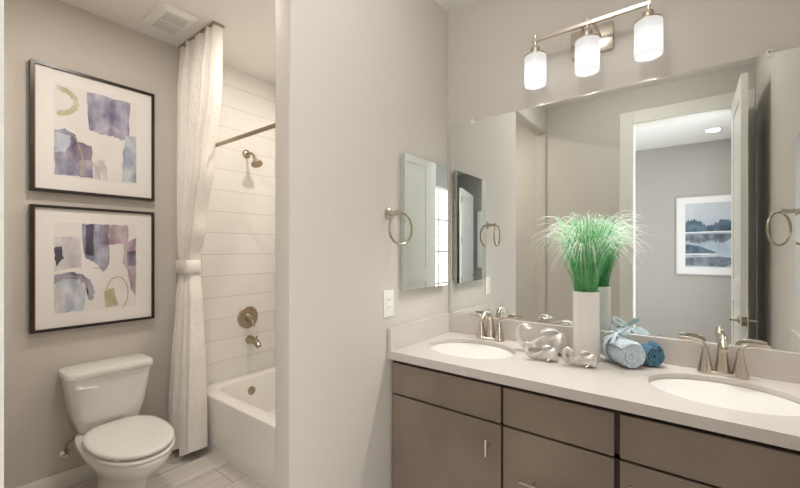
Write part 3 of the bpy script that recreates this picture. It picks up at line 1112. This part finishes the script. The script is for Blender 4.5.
def curtain():
    t = thing('shower_curtain', 'off-white linen curtain hung from the ceiling, gathered by a tie-back', 'curtain', (0, 0, 0))
    zs = [2.728, 2.70, 2.6, 2.4, 2.2, 2.0, 1.8, 1.6, 1.45, 1.34, 1.275, 1.235, 1.19, 1.12, 1.0, .85, .7, .55, .4, .25, .12, .05]
    # z: xl, xr, yfront, yback, fold amplitude
    K = [(2.73, -1.650, -1.195, -.800, -.735, .012), (2.4, -1.648, -1.200, -.812, -.735, .030), (1.9, -1.645, -1.300, -.820, -.737, .021), (1.5, -1.640, -1.405, -.822, -.738, .016), (1.275, -1.634, -1.478, -.816, -.738, .009),
         (1.19, -1.634, -1.478, -.816, -.738, .009), (1.0, -1.644, -1.448, -.825, -.738, .022), (.6, -1.650, -1.405, -.848, -.738, .030), (.3, -1.650, -1.388, -.862, -.738, .032), (.05, -1.640, -1.385, -.866, -.738, .034)]

    def par(z):
        for a, b in zip(K, K[1:]):
            if a[0] >= z >= b[0]:
                f = (a[0] - z) / (a[0] - b[0])
                f = f * f * (3 - 2 * f)
                return [p + (q - p) * f for p, q in zip(a[1:], b[1:])]
        return list((K[0] if z > K[0][0] else K[-1])[1:])

    N = 220
    fine = []
    for a, b in zip(zs, zs[1:]):
        for s in range(4):
            fine.append(a + (b - a) * s / 4)
    fine.append(zs[-1])
    rows = []
    for z in fine:
        xl, xr, yf, yb, am = par(z)
        row = []
        for i in range(N):
            u = i / N
            # closed outline: front run (0..0.5), right turn, back run, left turn
            if u < .52:
                f = u / .52
                x, y, nx, ny = xl + (xr - xl) * f, yf, 0, -1
            elif u < .60:
                f = (u - .52) / .08
                an = -PI / 2 + PI * f
                x, y, nx, ny = xr, (yf + yb) / 2 + (yb - yf) / 2 * math.sin(an), 1, 0
                x += .012 * math.cos(an)
            elif u < .96:
                f = (u - .60) / .36
                x, y, nx, ny = xr + (xl - xr) * f, yb, 0, 0
            else:
                f = (u - .96) / .04
                x, y, nx, ny = xl, yb + (yf - yb) * f, 0, 0
            fall = min(1, max(0, (2.72 - z) / .5))
            ph = 2 * PI * (u / .52) * 4.0 + .5 * math.sin(z * 1.3) + .9 * math.sin(u * 9 + 1)
            fold = (math.sin(ph) + .45 * math.sin(2.3 * ph + 1.2 + z * .8) + .22 * math.sin(5.1 * ph + z * 2.1)) * am
            e = min(1, u / .05) * min(1, max(0, (.58 - u)) / .06) if u < .58 else 0
            x += nx * fold * e * .3
            y += ny * (fold * e - am * .3)
            sag = .012 * math.sin(ph * .5 + 1) * (z < .3)
            row.append(Vector((x, y, z + (sag if z < .1 else 0))))
        rows.append(row)
    m = MB()
    m.loft(rows, False, False)
    c = m.build('fabric', LINEN, t, 80)
    m = MB()
    lo = []
    for z, g in ((1.188, .004), (1.192, .008), (1.23, .009), (1.272, .008), (1.277, .004)):
        lo.append(rrect(-1.642 - g + .004, -1.462 + g, -.830 - g, -.736, .03, z, 6))
    m.loft(lo, False, False)
    m.build('tie_back', LINEN, c, 60)
    m = MB()
    m.box(-1.655, -1.175, -.806, -.796, 2.7285, 2.7395)
    m.box(-1.185, -1.175, -.796, -.733, 2.7285, 2.7395)
    m.build('ceiling_track', NICKELD, t, smooth=0)


curtain()

# ------------------------------------------------------------------ toilet (local: x out from the wall, y sideways)
t = thing('toilet', 'white two-piece toilet with closed lid under the framed prints', 'toilet', (-1.672, -1.232, 0))
t.scale = (1.05, 1.0, .84)


def egg(x0, x1, hw, z, n=2.3, N=56, pw=1.0):
    """elongated bowl outline: blunter at the back (x0), round at the front (x1)"""
    out = []
    cx = x0 + (x1 - x0) * .46
    for i in range(N):
        a = 2 * PI * i / N
        c, s = math.cos(a), math.sin(a)
        if c >= 0:
            x = cx + (x1 - cx) * abs(c) ** (2 / 2.05)
            y = hw * .965 * math.copysign(abs(s) ** (2 / 2.05), s)
        else:
            x = cx - (cx - x0) * abs(c) ** (2 / 2.7)
            y = hw * .965 * math.copysign(abs(s) ** (2 / 2.7), s)
        out.append(Vector((x, y, z)))
    return out


m = MB()
m.loft([egg(.16, .56, .105, 0), egg(.16, .56, .105, .02), egg(.17, .55, .098, .04), egg(.17, .55, .094, .12), egg(.16, .58, .105, .19), egg(.13, .64, .135, .26),
        egg(.09, .715, .168, .325), egg(.06, .745, .183, .365), egg(.05, .750, .187, .385), egg(.05, .750, .187, .398), egg(.056, .744, .181, .404)])
m.build('bowl', PORC, t, 50)
m = MB()
m.loft([egg(.235, .742, .180, .4045), egg(.232, .746, .183, .410), egg(.232, .746, .183, .418), egg(.238, .738, .177, .4225)])
m.build('seat', PORC, t, 50)
for y in (-.11, .11):
    m = MB(); m.box(.62, .66, y - .012, y + .012, .4225, .4335, .002, 1); m.build('bumper', PLAST, t)
for y in (-.07, .07):
    m = MB(); m.box(.20, .245, y - .015, y + .015, .405, .436, .004, 2); m.build('lid_hinge', PLAST, t)
m = MB()
m.loft([egg(.222, .728, .180, .4338), egg(.215, .734, .185, .439), egg(.215, .734, .185, .450), egg(.222, .728, .181, .456), egg(.245, .702, .162, .4595), egg(.33, .61, .10, .462)])
m.build('lid', PORC, t, 50)
m = MB()
tk = lambda x0, x1, hw, z, r: rrect(x0, x1, -hw * .955, hw * .955, r, .4045 + (z - .40) * 1.218, 8)
m.loft([tk(.035, .190, .140, .400, .04), tk(.030, .198, .150, .412, .045), tk(.024, .208, .175, .50, .045), tk(.020, .216, .196, .62, .045), tk(.020, .220, .207, .700, .045)])
m.build('tank', PORC, t, 50)
m = MB()
m.loft([tk(.014, .222, .209, .7003, .045), tk(.010, .230, .217, .706, .05), tk(.010, .230, .217, .728, .05), tk(.014, .226, .213, .737, .05), tk(.03, .205, .195, .742, .045)])
m.build('tank_lid', PORC, t, 50)
m = MB()
m.lathe([(0, 0), (.016, 0), (.016, .006), (.009, .010), (.008, .016)], T((.2165, -.155, .718)) @ RY(PI / 2), 20)
m.tube(bez((.228, -.160, .718), (.232, -.135, .719), (.236, -.105, .717), (.236, -.080, .712), 7), [.008, .0085, .009, .009, .0088, .008, .0075, .005], 10, True, .6, (0, 0, 1))
m.build('flush_lever', PLAST, t)
m = MB()
m.tube(bez((.09, -.11, .412), (.09, -.13, .33), (.04, -.19, .34), (.035, -.165, .24), 14), .006, 8)
m.build('supply_hose', HINGE, t)
m = MB()
m.lathe([(0, .0005), (.028, .0005), (.028, .004), (.010, .010), (.009, .03), (.013, .032), (.013, .055), (0, .056)], T((0, -.165, .23)) @ RY(PI / 2), 18)
m.build('shut_off_valve', CHROME, t)

# ------------------------------------------------------------------ exhaust fan grille
t = thing('exhaust_fan', 'white square exhaust fan grille on the toilet room ceiling', 'vent', (-1.372, -.968, ZC))
m = MB(); m.loft([rrect(-.150, .150, -.105, .105, .02, -.0005), rrect(-.150, .150, -.105, .105, .02, -.006), rrect(-.125, .125, -.085, .085, .02, -.022)]); m.build('housing', PLAST, t)
for x in (-.062, .062):
    m = MB()
    for i in range(9):
        xx = x - .044 + .011 * i
        m.box(xx, xx + .006, -.06, .06, -.0275, -.0222)
    m.build('louvre_panel', mat('grey_white_louvre', srgb(222, 219, 214), .5) if x < 0 else bpy.data.materials['grey_white_louvre'], t, smooth=0)
